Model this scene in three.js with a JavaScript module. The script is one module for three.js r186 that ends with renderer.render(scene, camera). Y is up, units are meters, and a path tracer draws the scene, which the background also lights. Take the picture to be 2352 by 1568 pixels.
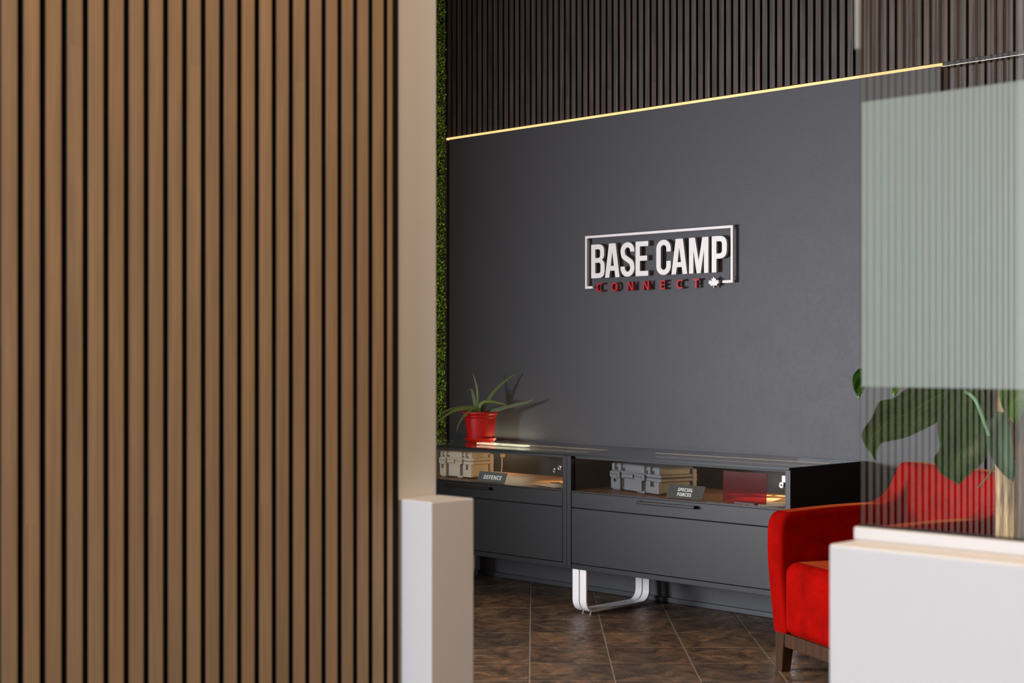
import * as THREE from 'three';
import { RoundedBoxGeometry } from 'three/addons/geometries/RoundedBoxGeometry.js';
import { mergeGeometries } from 'three/addons/utils/BufferGeometryUtils.js';
import { TextGeometry } from 'three/addons/geometries/TextGeometry.js';
import { FontLoader } from 'three/addons/loaders/FontLoader.js';
import { RectAreaLightUniformsLib } from 'three/addons/lights/RectAreaLightUniformsLib.js';

// ------------------------------------------------------------------ camera, daylight, lamps, exposure
// x runs along the back wall (to the right), z comes from the back wall into the room, y is up
RectAreaLightUniformsLib.init();
const scene = new THREE.Scene();
const FOCAL = 3430;                                   // pixels, for a frame 2352 wide
const camera = new THREE.PerspectiveCamera(2 * Math.atan(784 / FOCAL) * 180 / Math.PI, 1.5, 0.05, 60);
camera.position.set(0, 1.25, 5.884);
camera.rotation.y = Math.PI / 4;
camera.setViewOffset(2352, 1568, 0, -30, 2352, 1568); // a slight lens shift: the horizon lies below the middle
camera.focus = 7.6; camera.userData.fStop = 5;
scene.add(camera);
scene.background = new THREE.Color(0.75, 0.86, 1.0);
const renderer = new THREE.WebGLRenderer({ antialias: true });
renderer.toneMapping = THREE.LinearToneMapping;
renderer.toneMappingExposure = 1.0;
renderer.shadowMap.enabled = true;

function areaLight(color, power, w, h, pos, target) {
  const l = new THREE.RectAreaLight(new THREE.Color(...color), power, w, h);
  l.position.set(...pos); l.lookAt(...target); l.castShadow = true; scene.add(l); return l;
}
const PL = 87, PR = 19.5, PW = 35, PD = 2.2;            // strengths: left and rear windows, lamps on the near and far side
const WINS = { z0: 3.7, z1: 8.3, y0: 0.84, y1: 1.4 };   // storefront in the left wall
const WINR = { x0: -2.35, x1: -1.15, y0: 0.15, y1: 2.45 }; // window in the rear wall
const LX = -6.465, RX = 3.0, RZ = 9.2, CEIL = 3.62;
areaLight([0.945, 0.96, 1.03], PL, WINS.z1 - WINS.z0, WINS.y1 - WINS.y0, [LX - 0.02, (WINS.y0 + WINS.y1) / 2, (WINS.z0 + WINS.z1) / 2], [0, (WINS.y0 + WINS.y1) / 2, (WINS.z0 + WINS.z1) / 2]);
areaLight([0.86, 0.97, 1.13], PR, WINR.x1 - WINR.x0, WINR.y1 - WINR.y0, [(WINR.x0 + WINR.x1) / 2, (WINR.y0 + WINR.y1) / 2, RZ + 0.02], [(WINR.x0 + WINR.x1) / 2, (WINR.y0 + WINR.y1) / 2, 0]);
const CEILING_LAMPS = [[-0.8, 4.0], [-0.8, 6.6], [-4.4, 3.4]];
const LAMP_POWER = [PW, PW, PD];

// ------------------------------------------------------------------ helpers
let seed = 7;
const rnd = () => { seed = (seed + 0x6d2b79f5) | 0; let t = Math.imul(seed ^ (seed >>> 15), 1 | seed); t = (t + Math.imul(t ^ (t >>> 7), 61 | t)) ^ t; return ((t ^ (t >>> 14)) >>> 0) / 4294967296; };
const V = (x, y, z) => new THREE.Vector3(x, y, z);
const used = {};
function numbered(n) { const k = used[n] = (used[n] ?? -1) + 1; return k ? n + '_' + String(k).padStart(3, '0') : n; }
function shade(o) { o.traverse((c) => { if (c.isMesh) { c.castShadow = true; c.receiveShadow = true; } }); return o; }
function mesh(name, geo, mat, parent, label) {
  const g = Array.isArray(geo) ? merge(geo) : geo;
  const m = new THREE.Mesh(g, mat); m.castShadow = m.receiveShadow = true;
  if (parent) { m.name = name; parent.add(m); if (label) m.userData.label = label; } else { m.name = numbered(name); scene.add(m); }
  return m;
}
function merge(list) {
  const a = list.map((g) => { const q = g.index ? g.toNonIndexed() : g; for (const k of Object.keys(q.attributes)) if (!['position', 'normal', 'uv'].includes(k)) q.deleteAttribute(k); return q; });
  return mergeGeometries(a);
}
function thing(name, label, category, pos = [0, 0, 0], turn = 0, group) {
  const o = new THREE.Group(); o.name = numbered(name); o.position.set(...pos); o.rotation.y = turn; o.userData = { label, category };
  if (group) o.userData.group = group; scene.add(o); return o;
}
function tag(o, label, category, group) { o.userData.label = label; o.userData.category = category; if (group) o.userData.group = group; return o; }
function struct(name, geo, mat) { const m = mesh(name, geo, mat); m.userData.kind = 'structure'; return m; }
function uvBox(g) {   // uv in metres on a box-like geometry, by the dominant normal
  const p = g.attributes.position, n = g.attributes.normal, u = new Float32Array(p.count * 2);
  for (let i = 0; i < p.count; i++) {
    const ax = Math.abs(n.getX(i)), ay = Math.abs(n.getY(i)), az = Math.abs(n.getZ(i));
    if (ax >= ay && ax >= az) { u[2 * i] = p.getZ(i); u[2 * i + 1] = p.getY(i); }
    else if (ay >= az) { u[2 * i] = p.getX(i); u[2 * i + 1] = p.getZ(i); }
    else { u[2 * i] = p.getX(i); u[2 * i + 1] = p.getY(i); }
  }
  g.setAttribute('uv', new THREE.BufferAttribute(u, 2)); return g;
}
// box between two corners
function bx(x0, x1, y0, y1, z0, z1) { const g = new THREE.BoxGeometry(x1 - x0, y1 - y0, z1 - z0); g.translate((x0 + x1) / 2, (y0 + y1) / 2, (z0 + z1) / 2); return uvBox(g); }
function rb(x0, x1, y0, y1, z0, z1, r = 0.003, seg = 2) { const g = new RoundedBoxGeometry(x1 - x0, y1 - y0, z1 - z0, seg, r); g.translate((x0 + x1) / 2, (y0 + y1) / 2, (z0 + z1) / 2); return uvBox(g); }
function tube(points, r, seg = 32, rad = 8) { return new THREE.TubeGeometry(new THREE.CatmullRomCurve3(points), seg, r, rad, false); }
function cyl(r0, r1, h, x, y, z, seg = 24) { const g = new THREE.CylinderGeometry(r0, r1, h, seg); g.translate(x, y, z); return g; }
function lathe(pts, seg = 64) { return new THREE.LatheGeometry(pts.map((p) => new THREE.Vector2(p[0], p[1])), seg); }

// tileable value noise
function noiseGrid(n, s) { let q = s; const a = new Float32Array(n * n); for (let i = 0; i < a.length; i++) { q = (Math.imul(q, 1664525) + 1013904223) | 0; a[i] = (q >>> 0) / 4294967296; } return (x, y) => { // x,y in 0..1
  x = (x - Math.floor(x)) * n; y = (y - Math.floor(y)) * n; const i = Math.floor(x), j = Math.floor(y); let fx = x - i, fy = y - j; fx = fx * fx * (3 - 2 * fx); fy = fy * fy * (3 - 2 * fy);
  const A = a[(j % n) * n + (i % n)], B = a[(j % n) * n + ((i + 1) % n)], C = a[((j + 1) % n) * n + (i % n)], D = a[((j + 1) % n) * n + ((i + 1) % n)];
  return A + (B - A) * fx + (C - A) * fy + (A - B - C + D) * fx * fy; }; }
function tex(size, f, srgb = true, repeat = [1, 1]) {
  const d = new Uint8Array(size * size * 4);
  for (let j = 0; j < size; j++) for (let i = 0; i < size; i++) { const c = f((i + 0.5) / size, (j + 0.5) / size), k = 4 * (j * size + i); for (let q = 0; q < 3; q++) d[k + q] = Math.max(0, Math.min(255, Math.round(c.length ? c[q] : c))); d[k + 3] = 255; }
  const t = new THREE.DataTexture(d, size, size, THREE.RGBAFormat); t.magFilter = THREE.LinearFilter; t.minFilter = THREE.LinearMipmapLinearFilter; t.generateMipmaps = true;
  t.wrapS = t.wrapT = THREE.RepeatWrapping; t.repeat.set(...repeat); if (srgb) t.colorSpace = THREE.SRGBColorSpace; t.needsUpdate = true; return t;
}
const std = (o) => new THREE.MeshStandardMaterial(o);
const phy = (o) => new THREE.MeshPhysicalMaterial(o);
const C = (r, g, b) => new THREE.Color().setRGB(r, g, b);

// ------------------------------------------------------------------ materials
const n8 = noiseGrid(8, 11), n16 = noiseGrid(16, 23), n32 = noiseGrid(32, 37), n64 = noiseGrid(64, 51), n128 = noiseGrid(128, 77), n256 = noiseGrid(256, 91);
const M = {};
M.sideWall = std({ color: C(0.2, 0.16, 0.13), roughness: 0.8 });
M.white = std({ color: C(0.79, 0.78, 0.77), roughness: 0.6 });
M.whiteWall = std({ color: C(0.3, 0.27, 0.245), roughness: 0.75 });
M.ceiling = std({ color: C(0.36, 0.345, 0.33), roughness: 0.9 });
// grain runs along v (vertical); uv in metres
function woodTex(base, vary, s) {
  return tex(512, (u, v) => {
    const warp = (n8(u, v * 0.5 + s) - 0.5) * 0.04;
    const g1 = n256((u + warp) * 1, v * 0.0625 + s), g2 = n64(u + warp * 2, v * 0.125 + s * 3), g3 = n128(u, v * 0.25 + s * 7), g4 = n16(u, v + s);
    const k = 1 + vary * ((g1 - 0.5) * 0.7 + (g2 - 0.5) * 0.9 + (g3 - 0.5) * 0.35 + (g4 - 0.5) * 0.3);
    return [base[0] * k, base[1] * k, base[2] * k];
  }, true, [2.2, 0.5]);
}
const oakMap = woodTex([168, 140, 108], 0.12, 0.13);
M.oak = [[1, 1, 1], [0.97, 0.93, 0.9], [0.92, 0.92, 0.92], [1.0, 0.97, 0.9]].map((c) => std({ map: oakMap, color: C(...c), roughness: 0.55 }));
M.slatCore = std({ color: C(0.005, 0.0045, 0.004), roughness: 0.9 });
M.felt = std({ color: C(0.004, 0.0038, 0.0036), roughness: 1 });
const darkMap = woodTex([71, 62, 60], 0.5, 0.41);
M.darkWood = [[1, 1, 1], [0.9, 0.82, 0.86], [1.02, 1.06, 0.98], [0.95, 1.0, 1.06], [1.12, 1.0, 1.0]].map((c) => std({ map: darkMap, color: C(...c), roughness: 0.6 }));
M.grey = std({ color: C(0.064, 0.066, 0.075), roughness: 0.62,
  roughnessMap: tex(256, (u, v) => { const a = 235 + 8 * (n16(u, v) - 0.5) + 14 * (n128(u, v) - 0.5); return [a, a, a]; }, false, [0.7, 0.7]),
  bumpMap: tex(256, (u, v) => { const a = 128 + 90 * (n128(u, v) - 0.5) + 60 * (n256(u, v) - 0.5); return [a, a, a]; }, false, [1.6, 1.6]), bumpScale: 0.0006 });
M.blackTrim = std({ color: C(0.006, 0.006, 0.006), roughness: 0.6 });
M.base = std({ color: C(0.05, 0.055, 0.062), roughness: 0.45 });
M.grout = std({ color: C(0.3, 0.235, 0.175), roughness: 0.95 });
const slate = (s) => tex(512, (u, v) => {
  const w = 0.12 * (n8(u + s, v + s) - 0.5);
  const a = n8(u + w + s, v + w + s * 2), b = n16(u + w + s * 3, v * 1.0 + w * 2), c = n64(u + w, v + s), d = n256(u + s, v), e = n32(u + w * 2 + s, v + w);
  let k = 0.42 + 0.6 * (a - 0.5) + 0.5 * (b - 0.5) + 0.26 * (e - 0.5) + 0.2 * (c - 0.5) + 0.16 * (d - 0.5); k = Math.max(0, Math.min(1, k));
  const r = 62 + 104 * k, g = 53 + 77 * k, bl = 44 + 54 * k, t = 0.35 * n8(u * 1 + 0.3 + s, v + 0.6);
  return [r * (1 - t) + 92 * t, g * (1 - t) + 84 * t, bl * (1 - t) + 76 * t];
}, true, [1.4, 1.4]);
const slateBump = tex(512, (u, v) => { const a = 128 + 100 * (n16(u, v) - 0.5) + 70 * (n64(u, v) - 0.5) + 50 * (n256(u, v) - 0.5); return [a, a, a]; }, false, [1.4, 1.4]);
const slateRough = tex(256, (u, v) => { const a = 112 + 80 * (n32(u, v) - 0.5) + 50 * (n128(u, v) - 0.5); return [a, a, a]; }, false, [2, 2]);
const slateA = slate(0.0);
M.tile = [[1.12, 1.0, 0.88], [1.25, 1.08, 0.92], [0.98, 0.9, 0.84], [1.2, 1.0, 0.85]].map((c) => std({ map: slateA, color: C(...c), roughness: 1, roughnessMap: slateRough, bumpMap: slateBump, bumpScale: 0.0022 }));
// black textured laminate of the cabinets
const lamBump = tex(512, (u, v) => { const a = 128 + 120 * (n256(u, v * 0.5) - 0.5) + 60 * (n128(u, v) - 0.5); return [a, a, a]; }, false, [6, 6]);
const lamMap = tex(512, (u, v) => { const k = 1 + 0.5 * (n256(u, v * 0.6) - 0.5) + 0.12 * (n32(u, v) - 0.5); return [19 * k, 19 * k, 20.5 * k]; }, true, [2.4, 2.4]);
M.laminate = phy({ map: lamMap, specularIntensity: 0.7, roughness: 0.43, bumpMap: lamBump, bumpScale: 0.00018 });
M.blackSide = std({ color: C(0.004, 0.004, 0.0045), roughness: 0.7 });
M.blackInner = std({ color: C(0.006, 0.0055, 0.0055), roughness: 0.6 });
M.shelf = std({ map: woodTex([120, 82, 50], 0.2, 0.77), roughness: 0.5 });
M.handle = std({ color: C(0.02, 0.018, 0.016), roughness: 0.35, metalness: 0.6 });
M.topGlass = phy({ color: C(0.8, 0.85, 0.84), roughness: 0, transmission: 1, thickness: 0, ior: 1.75 });
M.glass = phy({ color: C(0.975, 0.99, 0.983), roughness: 0, transmission: 1, thickness: 0, ior: 1.5 });
M.screenGlass = phy({ color: C(0.95, 0.972, 0.955), roughness: 0, transmission: 1, thickness: 0, ior: 1.8 });
M.glassEdge = phy({ color: C(0.008, 0.016, 0.014), roughness: 0.35, specularIntensity: 0.4 });
M.chrome = std({ color: C(0.75, 0.74, 0.73), roughness: 0.18, metalness: 1 });
M.steel = std({ color: C(0.55, 0.56, 0.6), roughness: 0.32, metalness: 1 });
M.legWhite = std({ color: C(0.84, 0.84, 0.84), roughness: 0.28, metalness: 0.0 });
M.led = std({ color: C(0.25, 0.22, 0.16), emissive: C(1.0, 0.68, 0.25), emissiveIntensity: 1.05, roughness: 0.6 });
M.caseLed = std({ color: C(0.25, 0.22, 0.16), emissive: C(1.0, 0.7, 0.36), emissiveIntensity: 2.2, roughness: 0.6 });
M.caseLedBright = std({ color: C(0.25, 0.22, 0.16), emissive: C(1.0, 0.84, 0.56), emissiveIntensity: 14, roughness: 0.6 });
M.lampGlow = std({ color: C(0.9, 0.85, 0.8), emissive: C(1.0, 0.76, 0.52), emissiveIntensity: 1.3, roughness: 0.6 });
const fabBump = tex(256, (u, v) => { const a = 128 + 110 * (n256(u, v) - 0.5) + 60 * (n64(u, v) - 0.5); return [a, a, a]; }, false, [5, 5]);
const redMap = tex(256, (u, v) => { const k = 1 + 0.1 * (n8(u, v) - 0.5) + 0.12 * (n16(u, v) - 0.5) + 0.1 * (n64(u, v) - 0.5); return [146 * k, 8 * k, 3 * k]; }, true, [1.3, 1.3]);
M.redFabric = phy({ map: redMap, roughness: 0.9, bumpMap: fabBump, bumpScale: 0.0008, sheen: 0.75, sheenRoughness: 0.35, sheenColor: C(1.0, 0.24, 0.05), specularIntensity: 0.06 });
M.espresso = std({ map: woodTex([66, 42, 26], 0.3, 0.3), roughness: 0.4 });
M.redPlastic = phy({ color: C(0.52, 0.008, 0.007), roughness: 0.4, specularIntensity: 0.8 });
M.soil = std({ color: C(0.02, 0.014, 0.01), roughness: 1 });
M.aloe = [[0.13, 0.18, 0.055], [0.18, 0.24, 0.06], [0.13, 0.18, 0.085]].map((c) => std({ color: C(...c), roughness: 0.45 }));
M.letterWhite = std({ color: C(0.92, 0.91, 0.91), roughness: 0.45 });
M.letterSide = std({ color: C(0.42, 0.39, 0.37), roughness: 0.6 });
M.letterRed = std({ color: C(0.42, 0.02, 0.032), roughness: 0.32 });
M.tanCase = std({ color: C(0.62, 0.53, 0.42), roughness: 0.55 });
M.greyCase = std({ color: C(0.17, 0.17, 0.185), roughness: 0.5 });
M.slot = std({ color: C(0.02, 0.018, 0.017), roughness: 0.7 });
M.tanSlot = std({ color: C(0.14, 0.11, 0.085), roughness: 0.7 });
M.paper = std({ color: C(0.74, 0.66, 0.52), roughness: 0.8 });
M.paperWhite = std({ color: C(0.75, 0.74, 0.72), roughness: 0.6 });
M.paperGrey = std({ color: C(0.3, 0.3, 0.31), roughness: 0.6 });
M.paperDark = std({ color: C(0.05, 0.035, 0.03), roughness: 0.6 });
M.paperBrown = std({ color: C(0.42, 0.26, 0.13), roughness: 0.7 });
M.maroon = std({ color: C(0.06, 0.012, 0.016), roughness: 0.4 });
M.redSheet = phy({ color: C(0.62, 0.07, 0.09), roughness: 0.12, transmission: 0.93, thickness: 0, ior: 1.4, specularIntensity: 0.1 });
M.tanHook = std({ color: C(0.55, 0.36, 0.2), roughness: 0.5 });
M.frost = phy({ color: C(0.66, 0.7, 0.68), roughness: 0.85, transmission: 0.35, thickness: 0, ior: 1.2, specularIntensity: 0.1 });
M.edgeSeal = phy({ color: C(0.62, 0.62, 0.58), roughness: 0.6, transmission: 0.5, thickness: 0, ior: 1.3 });
M.gasket = std({ color: C(0.012, 0.012, 0.012), roughness: 0.7 });
M.exterior = std({ color: C(0.35, 0.34, 0.33), roughness: 0.9 });

// ------------------------------------------------------------------ the shell
const T = 0.2;
{
  const floor = struct('floor', bx(LX - T, RX + T, -0.12, -0.0012, -0.3, RZ + T), M.grout);
  // square slate-look tiles laid at 45 degrees to the back wall (and so nearly square to this view)
  const P = 0.3285, J = 0.0062, turn = Math.PI / 4 - 0.0148;
  const variants = [];
  for (let k = 0; k < 8; k++) {
    const h = (P - J) / 2, b = 0.0016, s = new THREE.Shape([[-h + b, -h + b], [h - b, -h + b], [h - b, h - b], [-h + b, h - b]].map((p) => new THREE.Vector2(...p)));
    const g = new THREE.ExtrudeGeometry(s, { depth: 0.006, bevelEnabled: true, bevelSize: b, bevelThickness: 0.0014, bevelSegments: 1, steps: 1 });
    g.rotateX(-Math.PI / 2); g.translate(0, -0.0074, 0);
    const p = g.attributes.position, uv = g.attributes.uv, o = [k * 0.37, k * 0.61];
    for (let i = 0; i < p.count; i++) { const a = p.getX(i), c = p.getZ(i); if (k % 2) uv.setXY(i, o[0] - a, o[1] - c); else uv.setXY(i, o[0] + a, o[1] + c); }
    variants.push(g);
  }
  const rest = [];
  const ca = Math.cos(turn), sa = Math.sin(turn);
  // grid coordinates: i along the camera's right, j away from the camera
  for (let i = -34; i <= 34; i++) for (let j = -14; j <= 40; j++) {
    const gx = -0.0196 + (i + 0.5) * P, gd = 6.059 + (j - 18 + 0.5) * P;     // lateral, depth from the camera's foot
    const x = gx * ca - gd * sa, z = 5.884 - gx * sa - gd * ca;
    if (x < LX + 0.12 || x > RX - 0.1 || z < 0.06 - 0.16 || z > RZ - 0.1) continue;
    const k = Math.floor(rnd() * 8), m = M.tile[Math.floor(rnd() * 4)];
    if (gx > -1.3 && gx < 2.9 && gd > 4.6) {
      const t = mesh('floor_tile', variants[k], m, floor); t.position.set(x, 0, z); t.rotation.y = turn;
    } else { const g = variants[k].clone(); g.rotateY(turn); g.translate(x, 0, z); rest.push(g); }
  }
  const f = mesh('floor_tile_field', rest, M.tile[0], floor); f.userData.kind = 'stuff';
}
struct('ceiling', bx(LX - T, RX + T, CEIL, CEIL + 0.15, -0.3, RZ + T), M.ceiling);
const wallBack = struct('wall_back', bx(LX - T, RX + T, 0, CEIL, -0.3, -0.056), M.felt);
struct('wall_left', [bx(LX - T, LX, 0, CEIL, -0.056, WINS.z0), bx(LX - T, LX, 0, CEIL, WINS.z1, RZ + T), bx(LX - T, LX, 0, WINS.y0, WINS.z0, WINS.z1), bx(LX - T, LX, WINS.y1, CEIL, WINS.z0, WINS.z1)], M.whiteWall);
struct('wall_rear', [bx(LX, WINR.x0, 0, CEIL, RZ, RZ + T), bx(WINR.x1, RX, 0, CEIL, RZ, RZ + T), bx(WINR.x0, WINR.x1, 0, WINR.y0, RZ, RZ + T), bx(WINR.x0, WINR.x1, WINR.y1, CEIL, RZ, RZ + T)], M.whiteWall);
struct('wall_right', bx(RX, RX + T, 0, CEIL, -0.056, RZ + T), M.sideWall);
{ // storefront window, left wall
  const w = struct('window_1', [bx(LX - 0.14, LX - 0.08, WINS.y0, WINS.y0 + 0.05, WINS.z0, WINS.z1), bx(LX - 0.14, LX - 0.08, WINS.y1 - 0.05, WINS.y1, WINS.z0, WINS.z1), ...[WINS.z0, WINS.z1 - 0.05].map((z) => bx(LX - 0.14, LX - 0.08, WINS.y0 + 0.05, WINS.y1 - 0.05, z, z + 0.05))], M.blackTrim);
  mesh('window_pane', bx(LX - 0.115, LX - 0.109, WINS.y0 + 0.05, WINS.y1 - 0.05, WINS.z0 + 0.05, WINS.z1 - 0.05), M.glass, w);
  const w2 = struct('window_2', [bx(WINR.x0, WINR.x1, WINR.y0, WINR.y0 + 0.05, RZ + 0.08, RZ + 0.14), bx(WINR.x0, WINR.x1, WINR.y1 - 0.05, WINR.y1, RZ + 0.08, RZ + 0.14), ...[WINR.x0, WINR.x1 - 0.05].map((x) => bx(x, x + 0.05, WINR.y0 + 0.05, WINR.y1 - 0.05, RZ + 0.08, RZ + 0.14))], M.blackTrim);
  mesh('window_pane', bx(WINR.x0 + 0.05, WINR.x1 - 0.05, WINR.y0 + 0.05, WINR.y1 - 0.05, RZ + 0.108, RZ + 0.114), M.glass, w2);
}
// grey painted panelling below the light line, standing proud of the slats
const PANEL_R = -3.262, PANEL_L = -6.4;
mesh('painted_panel', rb(PANEL_L, PANEL_R, 0, 2.4985, -0.055, 0, 0.001, 1), M.grey, wallBack);
mesh('corner_trim', bx(-6.432, PANEL_L - 0.002, 0, 2.4985, -0.054, -0.012), M.blackTrim, wallBack);
struct('baseboard_back', [rb(PANEL_L, PANEL_R, 0.001, 0.028, 0.001, 0.017, 0.005, 2)], M.base);

// partition that carries the oak slats, and the low walls either side of the opening
const PX = -2.5, PZ0 = 3.617, PZ1 = 3.744, PTOP = 0.934;
struct('wall_partition', bx(PX - 0.12, PX, 0, CEIL, PZ0 + 0.0095, RZ - 0.001), [M.white, M.sideWall, M.white, M.white, M.white, M.white]);
struct('wall_low_left', rb(PX + 0.001, -2.385, 0, PTOP, PZ0, PZ1, 0.004, 2), M.white);
struct('wall_low_right', rb(-1.392, RX - 0.001, 0, PTOP, PZ0 - 0.004, PZ1, 0.006, 2), M.white);

// ------------------------------------------------------------------ slat panels
const sides = (m, face) => [0, 1, 2, 3, 4, 5].map((k) => (k === face ? m : M.slatCore));   // veneered face on a black core
function slatGeo(w, h, d, axis, k) {   // standing slat, veneered; grain along its length
  const g = new RoundedBoxGeometry(axis === 'x' ? w : d, h, axis === 'x' ? d : w, 1, 0.0009); uvBox(g);
  const uv = g.attributes.uv; for (let i = 0; i < uv.count; i++) uv.setXY(i, uv.getX(i) + k * 0.173, uv.getY(i) + k * 0.431); return g;
}
{
  const pitch = 0.042, w = 0.0302, p = thing('slat_wall_panel', 'pale oak slat wall panel in the foreground on black felt, covering the tall partition', 'wall panel');
  const z0 = 3.7555, n = 64, H = CEIL - 0.006;
  mesh('felt_backing', bx(PX + 0.0005, PX + 0.0095, 0.003, CEIL - 0.003, z0 - 0.010, z0 + n * pitch), M.felt, p);
  const gs = [0, 1, 2, 3, 4, 5].map((k) => slatGeo(w, H, 0.0135, 'z', k)), half = slatGeo(0.014, H, 0.0135, 'z', 1), slim = [0, 1, 2, 3].map((k) => slatGeo(0.0255, H, 0.0135, 'z', k));
  for (let i = 0; i < n; i++) {
    const cut = i === 0, z = cut ? z0 + 0.0185 + 0.007 : z0 + 0.0185 + 0.0255 + (i - 1) * pitch + w / 2;
    const m = mesh('slat', cut ? half : z > 5.05 ? slim[i % 4] : gs[i % 6], sides(M.oak[Math.floor(rnd() * 4)], 0), p); m.position.set(PX + 0.0095 + 0.00685, CEIL / 2, z);
  }
}
{
  const pitch = 0.0428, w = 0.0292, p = thing('slat_wall_panel', 'dark walnut slat wall panel high on the back wall above the glowing light line', 'wall panel');
  const yb = 2.5165, zf = -0.0145, d = 0.0135, zc = zf - d / 2;
  mesh('felt_backing', bx(LX + 0.003, -1.2, yb, CEIL - 0.003, -0.0555, zf - d), M.felt, p);
  const up = [0, 1, 2, 3, 4, 5, 6].map((k) => slatGeo(w, CEIL - 0.004 - yb, d, 'x', k)), lo = [0, 1, 2, 3, 4, 5, 6].map((k) => slatGeo(w, 2.478, d, 'x', k + 2));
  const q = thing('slat_wall_panel', 'dark walnut slat wall panel beside the grey wall, partly behind the frosted glass', 'wall panel');
  mesh('felt_backing', bx(PANEL_R + 0.003, -1.2, 0.003, 2.488, -0.0555, zf - d), M.felt, q);
  for (let i = 0; ; i++) {
    const x = -6.431 + w / 2 + i * pitch; if (x > -1.21) break;
    const mat = sides(M.darkWood[Math.floor(rnd() * 5)], 4);
    const m = mesh('slat', up[i % 7], mat, p); m.position.set(x, (CEIL - 0.002 + yb) / 2, zc);
    if (x - w / 2 > PANEL_R + 0.002) { const l = mesh('slat', lo[i % 7], mat, q); l.position.set(x, 2.478 / 2 + 0.008, zc); }
  }
}
// the light line on top of the grey panelling, and its unlit channel further right
{
  const l = thing('led_strip_light', 'long glowing warm LED strip running along the top of the grey wall', 'light strip');
  mesh('channel', bx(PANEL_L - 0.028, PANEL_R + 0.008, 2.4988, 2.5132, -0.05, -0.021), M.steel, l);
  mesh('diffuser', rb(PANEL_L - 0.028, PANEL_R + 0.008, 2.4992, 2.512, -0.02, -0.001, 0.002, 1), M.led, l);
  areaLight([1, 0.7, 0.36], 1.2, PANEL_R - PANEL_L, 0.012, [(PANEL_L + PANEL_R) / 2, 2.506, 0.002], [(PANEL_L + PANEL_R) / 2, 2.4, 1]);
  const r = thing('metal_rail', 'thin unlit aluminium rail continuing the light line across dark slats', 'rail');
  mesh('rail_body', bx(PANEL_R + 0.0095, -1.2, 2.4985, 2.514, -0.05, -0.004), std({ color: C(0.05, 0.055, 0.065), roughness: 0.3, metalness: 0.5 }), r);
  mesh('rail_lip', rb(PANEL_R + 0.0095, -1.2, 2.4945, 2.4984, -0.05, 0.0, 0.001, 1), M.chrome, r);
}
// ------------------------------------------------------------------ leafy green wall at the far left
{
  const h = thing('green_wall', 'artificial boxwood green wall panel in the far left corner', 'green wall');
  h.userData.kind = 'stuff';
  mesh('backing_board', bx(LX + 0.001, LX + 0.018, 0.05, CEIL - 0.01, 0.003, 1.1), std({ color: C(0.004, 0.007, 0.003), roughness: 1 }), h);
  const lg = new THREE.BufferGeometry();
  { // small cupped leaf
    const pts = [], idx = [], L = 0.0098, W = 0.0068, n = 4;
    for (let i = 0; i <= n; i++) { const t = i / n, w = W / 2 * Math.sin(Math.PI * Math.min(0.97, 0.06 + t * 0.92)); pts.push(-w, t * L, 0.002 * (1 - t), 0, t * L, -0.0012 + 0.002 * t * t, w, t * L, 0.002 * (1 - t)); }
    for (let i = 0; i < n; i++) for (let j = 0; j < 2; j++) { const a = i * 3 + j; idx.push(a, a + 1, a + 3, a + 1, a + 4, a + 3); }
    lg.setAttribute('position', new THREE.Float32BufferAttribute(pts, 3)); lg.setIndex(idx); lg.computeVertexNormals();
  }
  const N = 46000, im = new THREE.InstancedMesh(lg, std({ color: 0xffffff, roughness: 0.5 }), N), o = new THREE.Object3D(), c = new THREE.Color();
  for (let i = 0; i < N; i++) {
    const z = i < 26000 ? 0.003 + rnd() * 0.2 : 0.2 + rnd() * 0.9, y = 0.1 + rnd() * (CEIL - 0.13), dense = Math.sin(z * 60) * Math.sin(y * 55);
    o.position.set(LX + 0.014 + rnd() * (0.024 + 0.008 * dense), y, z); o.rotation.set(rnd() * 6.3, rnd() * 6.3, rnd() * 6.3); const s = 0.75 + rnd() * 0.6; o.scale.set(s, s, s); o.updateMatrix(); im.setMatrixAt(i, o.matrix);
    const k = 0.22 + 1.5 * rnd() ** 3, yel = rnd() < 0.3 ? 1.9 : 1; c.setRGB(0.4 * k * yel, 0.85 * k * (yel > 1 ? 1.1 : 1), 0.1 * k); im.setColorAt(i, c);
  }
  im.name = 'leaf_mass'; im.userData.kind = 'stuff'; im.castShadow = im.receiveShadow = true; h.add(im);
}
// ------------------------------------------------------------------ ceiling lamps (out of view, they light the room)
CEILING_LAMPS.forEach(([x, z], i) => {
  const l = thing('ceiling_light', ['square warm ceiling light panel above the glass screen on the low wall', 'square warm ceiling light panel above the aisle beside the oak slats', 'square warm ceiling light panel over the room with the display cabinets'][i], 'ceiling light', [x, CEIL, z]);
  mesh('frame', [bx(-0.33, 0.33, -0.02, -0.001, -0.33, -0.3), bx(-0.33, 0.33, -0.02, -0.001, 0.3, 0.33), bx(-0.33, -0.3, -0.02, -0.001, -0.3, 0.3), bx(0.3, 0.33, -0.02, -0.001, -0.3, 0.3)], M.white, l);
  mesh('diffuser', bx(-0.299, 0.299, -0.014, -0.004, -0.299, 0.299), M.lampGlow, l);
  areaLight([1, 0.7, 0.44], LAMP_POWER[i], 0.6, 0.6, [x, CEIL - 0.022, z], [x, 0, z + 1e-4]);
});

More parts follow.
